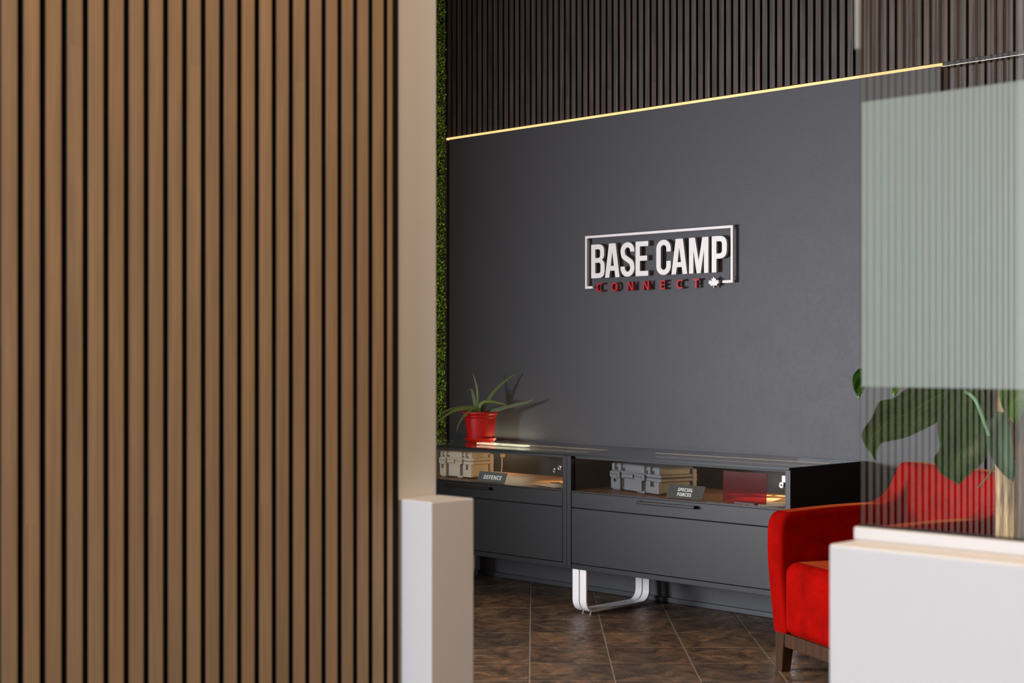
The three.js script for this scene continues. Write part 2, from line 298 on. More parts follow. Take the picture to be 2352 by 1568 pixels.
// ------------------------------------------------------------------ glass screen on the right low wall
{
  const g = thing('glass_screen', 'tall glass screen with a frosted band standing on the right low wall', 'glass screen');
  mesh('base_channel', [rb(-1.391, RX - 0.01, PTOP + 0.0005, 0.956, 3.655, 3.668, 0.002, 2), rb(-1.391, RX - 0.01, PTOP + 0.0005, 0.956, 3.634, 3.643, 0.002, 2)], M.white, g);
  mesh('gasket', bx(-1.3905, RX - 0.012, PTOP + 0.001, 0.959, 3.6435, 3.6545), M.gasket, g);
  mesh('glass_pane', bx(-1.391, RX - 0.02, 0.9595, 2.55, 3.6455, 3.6485), M.screenGlass, g);
  mesh('frosted_band', bx(-1.389, RX - 0.02, 1.195, 1.683, 3.6442, 3.6449), M.frost, g, 'frosted film band');
  mesh('edge_seal', bx(-1.398, -1.3905, 1.775, 2.55, 3.645, 3.653), M.edgeSeal, g, 'pale translucent edge strip');
}
// ------------------------------------------------------------------ wall sign
{
  const s = thing('wall_sign', 'raised white and red lettering sign with outline frame and maple leaf on grey wall', 'sign', [0, 0, 0]);
  const zb = 0.018, dep = 0.015;
  const ext = (shape, d = dep, curve = 10) => { const g = new THREE.ExtrudeGeometry(shape, { depth: d, bevelEnabled: false, curveSegments: curve }); g.translate(0, 0, zb); return g; };
  const two = [M.letterWhite, M.letterSide];
  const poly = (pts) => new THREE.Shape(pts.map((p) => new THREE.Vector2(...p)));
  function stroke(pts, w) { // outline of a thick line
    const L = [], R = []; const n = pts.length;
    for (let i = 0; i < n; i++) { const a = pts[Math.max(0, i - 1)], b = pts[Math.min(n - 1, i + 1)], dx = b[0] - a[0], dy = b[1] - a[1], l = Math.hypot(dx, dy); const ww = typeof w === 'function' ? w(i / (n - 1), dx / l, dy / l) : w; L.push([pts[i][0] - dy / l * ww / 2, pts[i][1] + dx / l * ww / 2]); R.push([pts[i][0] + dy / l * ww / 2, pts[i][1] - dx / l * ww / 2]); }
    return poly([...L, ...R.reverse()]);
  }
  const arc = (cx, cy, rx, ry, a0, a1, n = 14) => Array.from({ length: n + 1 }, (_, i) => { const a = (a0 + (a1 - a0) * i / n) * Math.PI / 180; return [cx + rx * Math.cos(a), cy + ry * Math.sin(a)]; });
  const H = 0.1765, Y = 1.6505, t = 0.0285, tb = 0.0255;
  const put = (shape, x, y, mat = two, nm = 'letter', d = dep) => { const m = mesh(nm, ext(shape, d), mat, s); m.position.set(x, y, 0); return m; };
  const roundRect = (x0, y0, x1, y1, r, hole) => { const q = hole ? new THREE.Path() : new THREE.Shape(); q.moveTo(x0, y0); q.lineTo(x1 - r, y0); q.quadraticCurveTo(x1, y0, x1, y0 + r); q.lineTo(x1, y1 - r); q.quadraticCurveTo(x1, y1, x1 - r, y1); q.lineTo(x0, y1); q.closePath(); return q; };
  { // B
    const w = 0.094, b = new THREE.Shape(), m = 0.095; b.moveTo(0, 0); b.lineTo(w - 0.042, 0); b.quadraticCurveTo(w, 0, w, 0.04); b.lineTo(w, 0.062); b.quadraticCurveTo(w, 0.085, w - 0.02, m); b.quadraticCurveTo(w - 0.003, 0.103, w - 0.003, 0.122); b.lineTo(w - 0.003, H - 0.038); b.quadraticCurveTo(w - 0.003, H, w - 0.045, H); b.lineTo(0, H); b.closePath();
    b.holes.push(roundRect(t, tb, w - t, m - 0.0145, 0.014, true), roundRect(t, m + 0.0105, w - t - 0.003, H - tb, 0.014, true)); put(b, -5.262, Y);
  }
  const letterA = (w) => { const a = poly([[0, 0], [t, 0], [t + 0.006, 0.035], [w - t - 0.006, 0.035], [w - t, 0], [w, 0], [w / 2 + 0.0225, H], [w / 2 - 0.0225, H]]); a.holes.push(new THREE.Path([[t + 0.0105, 0.06], [w / 2, H - 0.042], [w - t - 0.0105, 0.06]].map((p) => new THREE.Vector2(...p)))); return a; };
  put(letterA(0.1), -5.165, Y);
  { // S
    const w = 0.0935, r = (w - t) / 2, cx = w / 2, ry = 0.033;
    const pts = [[w - t / 2, 0.128], ...arc(cx, H - tb / 2 - ry, r, ry, 0, 180), ...[0.2, 0.4, 0.6, 0.8].map((k) => { const e = k * k * (3 - 2 * k); return [t / 2 + (w - t) * e, H - tb / 2 - ry - 0.004 - (H - tb - 2 * ry - 0.008) * (0.12 + 0.76 * k)]; }), ...arc(cx, tb / 2 + ry, r, ry, 0, -180), [t / 2, 0.053]];
    put(stroke(new THREE.CatmullRomCurve3(pts.map(([a, b]) => V(a, b, 0)), false, 'centripetal').getSpacedPoints(90).map((q) => [q.x, q.y]), (k, dx, dy) => tb + (t - tb) * Math.abs(dy)), -5.058, Y);
  }
  put(poly([[0, 0], [0.084, 0], [0.084, tb], [t, tb], [t, 0.0775], [0.077, 0.0775], [0.077, 0.103], [t, 0.103], [t, H - tb], [0.084, H - tb], [0.084, H], [0, H]]), -4.957, Y); // E
  { const w = 0.0935, r = (w - t) / 2, ry = 0.032; put(stroke([[w - t / 2, 0.116], ...arc(w / 2, H - tb / 2 - ry, r, ry, 0, 180), ...arc(w / 2, tb / 2 + ry, r, ry, -180, 0), [w - t / 2, 0.069]], (k, dx, dy) => tb + (t - tb) * Math.abs(dy)), -4.82, Y); } // C
  put(letterA(0.1), -4.7225, Y);
  { const w = 0.12; put(poly([[0, 0], [0.027, 0], [0.027, 0.115], [w / 2 - 0.012, 0], [w / 2 + 0.012, 0], [w - 0.027, 0.115], [w - 0.027, 0], [w, 0], [w, H], [w - 0.037, H], [w / 2, 0.062], [0.037, H], [0, H]]), -4.611, Y); } // M
  { const w = 0.091, q = new THREE.Shape(), m = 0.066; q.moveTo(0, 0); q.lineTo(t, 0); q.lineTo(t, m); q.lineTo(w - 0.045, m); q.quadraticCurveTo(w, m, w, m + 0.042); q.lineTo(w, H - 0.042); q.quadraticCurveTo(w, H, w - 0.045, H); q.lineTo(0, H); q.closePath(); q.holes.push(roundRect(t, m + tb, w - t, H - tb, 0.016, true)); put(q, -4.471, Y); } // P
  const font = await new FontLoader().loadAsync('fonts/droid/droid_sans_bold.typeface.json');
  [['C', -5.225], ['O', -5.121], ['N', -5.011], ['N', -4.906], ['E', -4.796], ['C', -4.69], ['T', -4.585]].forEach(([ch, x]) => {
    const g = new TextGeometry(ch, { font, size: 0.046, depth: 0.02, curveSegments: 8, bevelEnabled: false }); g.computeBoundingBox(); const bb = g.boundingBox; const w = { C: 0.041, O: 0.045, N: 0.04, E: 0.034, T: 0.038 }[ch];
    g.translate(-bb.min.x, 0, 0); g.scale(w / (bb.max.x - bb.min.x), 1, 1); g.translate(0, 0, 0.016);
    const m = mesh('letter', g, M.letterRed, s, 'red letter'); m.position.set(x, 1.578, 0);
  });
  const half = [[0, 1], [0.17, 0.68], [0.36, 0.78], [0.27, 0.3], [0.5, 0.53], [0.56, 0.41], [0.8, 0.46], [0.7, 0.22], [0.86, 0.12], [0.46, -0.22], [0.5, -0.36], [0.05, -0.3], [0.045, -0.68]];
  const leafPts = [...half, ...half.slice(1).reverse().map(([x, y]) => [-x, y])].map(([x, y]) => [x * 0.039, y * 0.033]);
  put(poly(leafPts), -4.455, 1.597, two, 'maple_leaf', 0.02);
  const fw = 0.0125, f = [[-5.305, -4.344, 1.875 - fw, 1.875], [-5.305, -5.305 + fw, 1.597, 1.875 - fw], [-4.344 - fw, -4.344, 1.5975, 1.875 - fw], [-5.305 + fw, -5.252, 1.597, 1.597 + fw], [-4.406, -4.344 - fw, 1.5975, 1.5975 + fw]];
  mesh('frame', f.map(([a, b, c, d]) => bx(a, b, c, d, zb, zb + dep)), M.letterWhite, s, 'open white outline frame');
  for (const [x, y] of [[-5.299, 1.62], [-4.35, 1.626], [-5.299, 1.86], [-4.35, 1.86], [-5.25, 1.69], [-4.46, 1.7], [-4.945, 1.7], [-4.8, 1.74], [-4.6, 1.7], [-5.03, 1.66], [-5.15, 1.66], [-4.7, 1.66], [-5.21, 1.583], [-5.099, 1.583], [-5.0, 1.59], [-4.9, 1.59], [-4.79, 1.6], [-4.68, 1.59], [-4.565, 1.6], [-4.455, 1.6]]) {
    const c = new THREE.CylinderGeometry(0.0025, 0.0025, 0.019, 8); c.rotateX(Math.PI / 2); const m = mesh('standoff_pin', c, M.steel, s); m.position.set(x, y, 0.009);
  }
}

// ------------------------------------------------------------------ display cabinets
const CAB = { w: 1.287, d: 0.605, y0: 0.22, top: 0.772 };
function cabinet(x0, label, o) {
  const z0 = 0.02, zf = 0.6, W = CAB.w, c = thing('display_cabinet', label, 'display cabinet', [x0, 0, 0]);
  const yT = 0.7625, st = 0.027, yG = 0.596;
  // carcass
  for (const x of [0, W - 0.018]) mesh('side_panel', bx(x, x + 0.018, CAB.y0, yT, z0, zf - 0.02), M.blackSide, c);
  for (const x of [0, W - st]) mesh('stile', rb(x, x + st, CAB.y0, yT - 0.001, zf - 0.02, zf, 0.0015, 1), M.laminate, c);
  mesh('back_panel', bx(0.018, W - 0.018, CAB.y0, yT, z0, z0 + 0.012), M.blackInner, c);
  mesh('bottom_panel', bx(0.018, W - 0.018, CAB.y0, CAB.y0 + 0.018, z0 + 0.012, zf - 0.022), M.blackSide, c);
  mesh('bottom_rail', rb(st + 0.001, W - st - 0.001, CAB.y0, 0.2435, zf - 0.02, zf - 0.003, 0.001, 1), M.laminate, c);
  mesh('shelf', bx(0.0185, W - 0.0185, yG - 0.02, yG - 0.001, z0 + 0.0125, zf - 0.014), M.shelf, c, 'wood-veneered display shelf');
  mesh('shelf_lip', bx(st + 0.001, W - st - 0.001, yG - 0.006, yG - 0.0005, zf - 0.0125, zf - 0.003), M.laminate, c);
  // fronts
  const dr = mesh('drawer', rb(st + 0.003, W - st - 0.003, 0.5155, yG - 0.0075, zf - 0.021, zf - 0.001, 0.0015, 1), M.laminate, c);
  mesh('lower_door', rb(st + 0.003, W - st - 0.003, 0.2465, 0.512, zf - 0.021, zf - 0.001, 0.0015, 1), M.laminate, c);
  mesh('inner_shadow_board', bx(st, W - st, CAB.y0 + 0.02, yG - 0.021, zf - 0.03, zf - 0.0225), M.blackSide, c);
  const hx = o.handle - x0, hw = 0.168;
  mesh('handle', [rb(hx - hw, hx + hw, 0.564, 0.577, zf + 0.018, zf + 0.027, 0.003, 2), rb(hx - hw + 0.002, hx - hw + 0.014, 0.564, 0.577, zf - 0.001, zf + 0.02, 0.002, 1), rb(hx + hw - 0.014, hx + hw - 0.002, 0.564, 0.577, zf - 0.001, zf + 0.02, 0.002, 1)], M.handle, dr, 'black bar handle');
  // glass
  const gt = mesh('glass_top', rb(0.002, W - 0.002, yT + 0.0005, CAB.top, 0.03, zf + 0.008, 0.001, 1), M.topGlass, c);
  mesh('glass_edge', [bx(0.002, W - 0.002, yT + 0.0005, CAB.top - 0.0002, zf + 0.0082, zf + 0.0092), bx(W - 0.0018, W - 0.0008, yT + 0.0005, CAB.top - 0.0002, 0.03, zf + 0.0082)], M.glassEdge, gt, 'dark green glass edge');
  mesh('front_glass', bx(st + 0.022 * o.gap, W - st - 0.001, yG + 0.0005, 0.747, zf - 0.014, zf - 0.009), M.glass, c);
  mesh('top_rail', rb(0.0185, W - 0.0185, yT - 0.014, yT - 0.0008, zf - 0.045, zf - 0.024, 0.001, 1), M.blackInner, c);
  mesh('rear_rail', bx(0, W, yT + 0.0003, CAB.top - 0.001, z0 - 0.006, 0.029), M.blackTrim, c);
  // warm light bar inside, at the top of the back
  for (const [a, b, h, zz] of o.bars) mesh('light_bar', rb(a, b, 0.756 - h, 0.756, 0.045, 0.045 + zz, 0.0015, 1), h > 0.006 ? M.caseLedBright : M.caseLed, c, 'glowing warm light bar');
  for (const [a, b, , zz] of o.lit) areaLight([1, 0.62, 0.28], o.power, b - a, 0.02, [x0 + (a + b) / 2, 0.7365, 0.045 + zz + 0.02], [x0 + (a + b) / 2 - 0.3, 0.6, 0.045 + zz + 0.13]);
  // lock on the glass
  { const lx = W - st - 0.016, ly = 0.697 + o.lockUp, k = cyl(0.0125, 0.0125, 0.012, 0, 0, 0); k.rotateX(Math.PI / 2); const ring = new THREE.TorusGeometry(0.0095, 0.0025, 10, 24); ring.translate(0, 0, 0.006);
    const lock = mesh('lock', [k, ring], M.chrome, c); lock.position.set(lx, ly, zf - 0.002);
    const slotGeo = cyl(0.004, 0.004, 0.002, 0, 0, 0, 12); slotGeo.rotateX(Math.PI / 2); const kh = mesh('keyhole', slotGeo, M.slot, lock); kh.position.set(0, 0, 0.0066);
    if (o.key) { const bow = new THREE.TorusGeometry(0.009, 0.002, 8, 20); bow.scale(0.55, 1.1, 1); bow.translate(-0.012, -0.012, 0.03); mesh('key', [tube([V(0, 0, 0.005), V(-0.004, -0.001, 0.018), V(-0.011, -0.003, 0.03)], 0.0017, 12, 6), bow], M.chrome, lock); }
    if (o.latch) mesh('latch_plate', rb(-0.002, 0.016, 0.012, 0.04, -0.004, 0.0, 0.001, 1), M.legWhite, lock); }
  // legs: pairs of flat bars bent into sledges
  for (const lx of o.legs) for (const dx of [0, 0.0475]) {
    const R = 0.06, zA = 0.588, zB = 0.112, yb = 0.014, th = 0.008, w = 0.041, path = [];
    path.push([zA, CAB.y0]); for (let i = 0; i <= 10; i++) { const a = i / 10 * Math.PI / 2; path.push([zA - R + R * Math.cos(a), yb + R - R * Math.sin(a)]); }
    for (let i = 0; i <= 10; i++) { const a = i / 10 * Math.PI / 2; path.push([zB + R - R * Math.sin(a), yb + R - R * Math.cos(a)]); } path.push([zB, CAB.y0]);
    const out = [], inn = []; const n = path.length;
    for (let i = 0; i < n; i++) { const a = path[Math.max(0, i - 1)], b = path[Math.min(n - 1, i + 1)], dz = b[0] - a[0], dy = b[1] - a[1], l = Math.hypot(dz, dy); out.push([path[i][0], path[i][1]]); inn.push([path[i][0] + dy / l * th, path[i][1] - dz / l * th]); }
    const sh = new THREE.Shape([...out, ...inn.reverse()].map((p) => new THREE.Vector2(p[0], p[1])));
    const g = new THREE.ExtrudeGeometry(sh, { depth: w - 0.002, bevelEnabled: true, bevelSize: 0.001, bevelThickness: 0.001, bevelSegments: 1 }); g.rotateY(-Math.PI / 2); g.translate(w, 0, 0);
    const leg = mesh('leg', g, M.legWhite, c, 'white bent flat-bar leg'); leg.position.set(lx - x0 + dx, 0, 0);
    for (const z of [0.53, 0.17]) mesh('foot_pad', [cyl(0.004, 0.004, 0.009, 0.02, 0.0095, z, 10), cyl(0.007, 0.0105, 0.0045, 0.02, 0.0045, z, 16), cyl(0.0105, 0.0105, 0.0022, 0.02, 0.0012, z, 16)], M.steel, leg);
  }
  return c;
}
cabinet(-6.198, 'black glass-topped display cabinet at the left, holding the tan case, under the aloe', { handle: -5.594, gap: 0, bars: [[0.12, 0.5, 0.009, 0.045], [0.501, 1.06, 0.004, 0.01]], lit: [[0.3, 0.5, 0, 0.03], [0.75, 1.2, 0, 0.012]], power: 70, lockUp: 0.004, key: true, legs: [-6.15]});
cabinet(-4.91, 'black glass-topped display cabinet at the right, holding the grey case, beside the armchair', { handle: -4.283, gap: 1, bars: [[0.1, 1.12, 0.004, 0.01]], lit: [[0.72, 1.2, 0, 0.01]], power: 80, lockUp: 0, latch: true, legs: [-4.884, -3.705]});

// ------------------------------------------------------------------ things in the cabinets
const SH = 0.5955; // shelf height
function hardCase(name, label, pos, turn, W, H, D, mat, slotMat, split) {
  const c = thing(name, label, 'hard case', pos, turn);   // origin: middle of the base, front towards +z
  const sy = H * split;
  mesh('body', [rb(-W / 2 + 0.012, W / 2 - 0.012, 0.004, sy - 0.004, -D / 2 + 0.008, D / 2 - 0.016, 0.014, 4), rb(-W / 2, W / 2, sy - 0.02, sy - 0.001, -D / 2, D / 2 - 0.006, 0.008, 3)], mat, c);
  mesh('lid', [rb(-W / 2, W / 2, sy, sy + 0.017, -D / 2, D / 2 - 0.006, 0.008, 3), rb(-W / 2 + 0.012, W / 2 - 0.012, sy + 0.002, H - 0.003, -D / 2 + 0.008, D / 2 - 0.016, 0.016, 4)], mat, c);
  // raised pads on the front: the recesses between them read as dark slots
  const u = W / 2, X = (f) => -u + 0.008 + f * (W - 0.016);
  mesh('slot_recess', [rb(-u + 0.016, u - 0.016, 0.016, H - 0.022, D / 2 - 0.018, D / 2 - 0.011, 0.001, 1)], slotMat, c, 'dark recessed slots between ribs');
  for (const [a, b] of [[0, 0.055], [0.115, 0.2], [0.29, 0.65], [0.735, 0.83], [0.9, 1]]) mesh('rib', rb(X(a), X(b), 0.006, sy - 0.016, D / 2 - 0.026, D / 2, 0.005, 3), mat, c);
  for (const [a, b] of [[0.05, 0.12], [0.825, 0.905]]) mesh('rib', rb(X(a), X(b), 0.006, sy * 0.5, D / 2 - 0.026, D / 2 - 0.001, 0.004, 2), mat, c);
  for (const [a, b] of [[0, 0.065], [0.13, 0.2], [0.285, 0.69], [0.76, 0.815], [0.89, 1]]) mesh('rib', rb(X(a), X(b), sy + 0.01, H - 0.001, D / 2 - 0.045, D / 2 - 0.003, 0.011, 4), mat, c);
  for (const x of [X(0.105), X(0.625)]) {
    mesh('latch', [rb(x - u * 0.2, x + u * 0.2, sy - 0.018, sy + 0.011, D / 2 - 0.004, D / 2 + 0.005, 0.002, 2), rb(x - u * 0.1, x + u * 0.12, sy - 0.024, sy - 0.003, D / 2 + 0.001, D / 2 + 0.0075, 0.002, 2)], mat, c);
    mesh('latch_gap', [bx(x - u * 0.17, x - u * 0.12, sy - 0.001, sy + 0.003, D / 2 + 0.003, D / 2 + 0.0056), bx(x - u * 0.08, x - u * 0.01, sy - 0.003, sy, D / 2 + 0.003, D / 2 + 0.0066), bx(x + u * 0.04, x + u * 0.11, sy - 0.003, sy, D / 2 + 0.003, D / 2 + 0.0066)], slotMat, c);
    for (const [za, zb] of [[D / 2 - 0.05, D / 2 - 0.004], [-D / 2 + 0.012, -D / 2 + 0.05]]) mesh('foot', rb(x - u * 0.15, x + u * 0.15, 0.0005, 0.012, za, zb, 0.004, 2), mat, c);
  }
  mesh('carry_handle', [rb(X(0.27), X(0.5), sy - 0.012, sy + 0.006, D / 2 - 0.003, D / 2 + 0.009, 0.004, 2)], mat, c);
  for (const s of [-1, 1]) mesh('corner_rib', [rb(s * u - 0.009 - (s > 0 ? 0.002 : -0.002), s * u + 0.009 - (s > 0 ? 0.007 : -0.007), 0.006, H - 0.012, -D / 2 + 0.006, -D / 2 + 0.032, 0.006, 2)], mat, c);
  return c;
}
hardCase('hard_case', 'tan ribbed hard equipment case inside the left glass cabinet', [-5.835, SH, 0.395], 0.0, 0.262, 0.138, 0.165, M.tanCase, M.tanSlot, 0.66);
hardCase('hard_case', 'grey ribbed hard equipment case inside the right glass cabinet', [-4.575, SH, 0.355], -0.27, 0.42, 0.132, 0.22, M.greyCase, M.slot, 0.6);

function signHolder(label, lines, x, z, w, h) {
  const cv = document.createElement('canvas'); cv.width = 640; cv.height = lines.length === 1 ? 173 : 206; const k = cv.getContext('2d');
  k.fillStyle = lines.length === 1 ? 'rgb(84,87,86)' : 'rgb(60,60,59)'; k.fillRect(0, 0, 640, 224); k.fillStyle = 'rgb(240,240,238)'; k.textAlign = 'center'; k.textBaseline = 'middle';
  if (lines.length === 1) { k.font = 'bold 96px sans-serif'; k.save(); k.translate(335, 92); k.scale(1.02, 1); k.fillText(lines[0], 0, 0); k.restore(); } else { k.font = 'bold 70px sans-serif'; lines.forEach((t, i) => k.fillText(t, 310, 72 + i * 72)); }
  const t = new THREE.CanvasTexture(cv); t.colorSpace = THREE.SRGBColorSpace; t.anisotropy = 8;
  const lean = 0.42, s = thing('label_stand', label, 'label stand', [x, SH, z]);
  const plateG = new THREE.BoxGeometry(w, h, 0.003); plateG.translate(0, h / 2, 0); plateG.rotateX(-lean); plateG.translate(0, 0.0015, 0);
  const plate = std({ color: C(0.055, 0.056, 0.055), roughness: 0.45 });
  const p = new THREE.Mesh(plateG, [plate, plate, plate, plate, std({ map: t, roughness: 0.4 }), plate]); p.name = 'printed_plate'; p.castShadow = p.receiveShadow = true; s.add(p);
  const b = new THREE.BoxGeometry(w * 0.45, h * 0.9, 0.002); b.translate(0, h * 0.45, 0); b.rotateX(0.5); b.translate(0, 0.0015, -h * 0.86); mesh('rear_prop', b, plate, s);
}
signHolder('dark label stand reading DEFENCE beside the tan case', ['DEFENCE'], -5.483, 0.556, 0.2, 0.054);
signHolder('dark label stand reading SPECIAL FORCES beside the grey case', ['SPECIAL', 'FORCES'], -4.226, 0.56, 0.205, 0.066);

function sheet(label, name, cat, mat, x, z, w, d, turn, y = 0, th = 0.0012, group) { const m = tag(mesh(name, rb(-w / 2, w / 2, 0, th, -d / 2, d / 2, Math.min(0.0005, th / 3), 1), mat), label, cat, group); m.position.set(x, SH + y, z); m.rotation.y = turn; return m; }
sheet('brown brochure lying right of the DEFENCE label, half under a dark leaflet', 'brochure', 'brochure', M.paperBrown, -5.23, 0.36, 0.2, 0.26, 0.5);
sheet('dark narrow leaflet lying diagonally in the left cabinet', 'leaflet', 'leaflet', M.paperDark, -5.15, 0.4, 0.05, 0.24, 0.95, 0.0014);
sheet('pale folded leaflet near the right end of the left cabinet', 'leaflet', 'leaflet', M.paper, -5.1, 0.49, 0.2, 0.1, -0.3, 0.0028);
sheet('grey printed leaflet at the right front of the left cabinet', 'leaflet', 'leaflet', M.paperGrey, -5.02, 0.45, 0.12, 0.14, 0.25, 0.0042);
sheet('blank cream paper sheet lying in the right cabinet behind its label', 'paper_sheet', 'paper', M.paper, -3.99, 0.35, 0.2, 0.2, 0.35);
sheet('white brochure at the right end of the right cabinet', 'brochure', 'brochure', M.paperWhite, -3.795, 0.44, 0.17, 0.2, -0.75, 0.0);
sheet('grey folded leaflet lying on the white brochure', 'leaflet', 'leaflet', M.paperGrey, -3.74, 0.36, 0.09, 0.13, 0.4, 0.0014);
sheet('thin cream leaflet at the far right of the right cabinet', 'leaflet', 'leaflet', M.paper, -3.7, 0.27, 0.08, 0.1, 0.1, 0.0);
sheet('slim maroon box lying at the front of the right cabinet', 'slim_box', 'box', M.maroon, -3.892, 0.545, 0.115, 0.026, -0.1, 0, 0.009);
for (const [i, [x, z, w]] of [[-4.2, 0.2, 0.09], [-4.1, 0.14, 0.1], [-4.0, 0.12, 0.06], [-3.92, 0.15, 0.05]].entries()) sheet(['narrow printed card at the left of the back row in the right cabinet', 'wide printed card second in the back row of the right cabinet', 'small printed card third in the back row of the right cabinet', 'smallest printed card at the right of the back row'][i], 'card', 'card', M.paper, x, z, w, 0.04, 0.1 * i - 0.1, 0);
{ const s = tag(mesh('acrylic_sheet', rb(-0.12, 0.11, 0, 0.135, -0.0015, 0.0015, 0.0006, 1), M.redSheet), 'red translucent acrylic sheet standing behind glass in the right cabinet', 'acrylic sheet'); s.position.set(-3.93, SH, 0.5); s.rotation.set(-0.05, 0.03, 0); s.position.y = SH + 0.0005; }
{ const s = thing('curved_stand', 'small tan curved stand just right of the tan case', 'stand', [-5.605, SH, 0.36]);
  mesh('stem', tube([V(-0.012, 0.004, 0), V(0.0, 0.03, 0), V(0.006, 0.07, 0), V(0.008, 0.11, 0), V(0.014, 0.128, 0)], 0.0035, 30, 8), M.tanHook, s);
  mesh('knob', [rb(0.0, 0.024, 0.112, 0.138, -0.011, 0.011, 0.008, 3)], M.tanHook, s);
  mesh('foot', cyl(0.02, 0.024, 0.005, -0.012, 0.003, 0), M.tanHook, s); }

// ------------------------------------------------------------------ aloe in a red pot on the left cabinet
{
  const p = thing('potted_aloe', 'aloe plant in a glossy red plastic pot on the glass cabinet top', 'potted plant', [-5.935, CAB.top + 0.0005, 0.195]);
  mesh('saucer', lathe([[0, 0], [0.068, 0], [0.078, 0.004], [0.086, 0.014], [0.0885, 0.02], [0.0865, 0.0215], [0.083, 0.018], [0.075, 0.007], [0, 0.006]]), M.redPlastic, p);
  mesh('pot', lathe([[0, 0.0075], [0.068, 0.0075], [0.0725, 0.011], [0.0845, 0.118], [0.0835, 0.1195], [0.0848, 0.121], [0.0851, 0.1235], [0.0842, 0.125], [0.0862, 0.133], [0.088, 0.1345], [0.089, 0.146], [0.0905, 0.149], [0.1, 0.152], [0.1025, 0.157], [0.1015, 0.1635], [0.098, 0.1645], [0.0945, 0.162], [0.09, 0.15], [0.086, 0.13], [0.0, 0.13]], 80), M.redPlastic, p);
  mesh('soil', lathe([[0, 0.143], [0.05, 0.146], [0.0865, 0.141], [0.086, 0.1385], [0, 0.1385]]), M.soil, p);
  const R = V(Math.SQRT1_2, 0, -Math.SQRT1_2), N = V(Math.SQRT1_2, 0, Math.SQRT1_2), q = 0.000366, Y0 = 0.1605;
  // control points (right, up) in units of the zoomed photograph about the rim's middle; near = metres towards the viewer, at the base and at the tip
  const leaves = [
    [[[-15, 40], [-24, -50], [-34, -230], [-59, -402], [-111, -582]], 0.0, -0.01, 0.016, 1],
    [[[-40, 40], [-49, -52], [-89, -212], [-109, -302], [-140, -348], [-185, -330]], 0.02, 0.05, 0.022, 2],
    [[[0, 50], [30, -20], [111, -172], [231, -332], [381, -472], [548, -588]], 0.0, -0.015, 0.02, 0],
    [[[-10, 30], [-9, -92], [51, -152], [131, -164], [271, -142], [371, -117], [458, -72]], 0.03, 0.07, 0.015, 1],
    [[[90, 60], [161, 0], [301, -52], [551, -122], [711, -162], [793, -208]], -0.01, 0.165, 0.02, 2],
    [[[-20, 30], [-69, -62], [-249, -74], [-449, -42], [-599, 28], [-720, 128]], -0.03, -0.04, 0.018, 0],
    [[[-20, 30], [-69, -52], [-289, -52], [-449, 3], [-599, 108], [-700, 228]], 0.04, 0.06, 0.017, 1],
    [[[0, 40], [-19, -32], [-99, -46], [-229, 38], [-309, 148], [-352, 298]], 0.05, 0.118, 0.018, 0],
    [[[10, 40], [40, -40], [60, -90], [120, -120]], -0.05, -0.06, 0.016, 2]];
  for (const [pts, n0, n1, w, mi] of leaves) {
    const c = new THREE.CatmullRomCurve3(pts.map(([a, b], i) => { const k = i / (pts.length - 1); return V(0, Y0 - b * q, 0).addScaledVector(R, a * q).addScaledVector(N, n0 + (n1 - n0) * k); }));
    const seg = 40, rad = 10, pos = [], idx = [];
    for (let i = 0; i <= seg; i++) {
      const t = i / seg, P = c.getPoint(t), tan = c.getTangent(t); const side = V(0, 0, 0).crossVectors(tan, N).normalize(), ov = V(0, 0, 0).crossVectors(side, tan).normalize();
      const s = side.multiplyScalar(Math.cos(0.6)).addScaledVector(ov, Math.sin(0.6)).normalize(), up = V(0, 0, 0).crossVectors(s, tan).normalize();
      const hw = 1.12 * w / 2 * Math.pow(1 - t, 0.62) * (1 + 0.35 * Math.min(1, t * 6)) + 0.0006, th = hw * 0.42;
      const saw = 1 + (i % 2 ? 0.05 : -0.03);
      for (let j = 0; j < rad; j++) { const a = j / rad * Math.PI * 2, cx = Math.cos(a) * hw * saw, cy = Math.sin(a) * th + (Math.abs(Math.cos(a)) ** 2) * hw * 0.35; const v = P.clone().addScaledVector(s, cx).addScaledVector(up, cy); pos.push(v.x, v.y, v.z); }
    }
    for (let i = 0; i < seg; i++) for (let j = 0; j < rad; j++) { const a = i * rad + j, b = i * rad + (j + 1) % rad; idx.push(a, b, a + rad, b, b + rad, a + rad); }
    const g = new THREE.BufferGeometry(); g.setAttribute('position', new THREE.Float32BufferAttribute(pos, 3)); g.setIndex(idx); g.computeVertexNormals();
    g.setAttribute('uv', new THREE.Float32BufferAttribute(new Float32Array(pos.length / 3 * 2), 2));
    mesh('leaf', g, M.aloe[mi], p);
  }
}
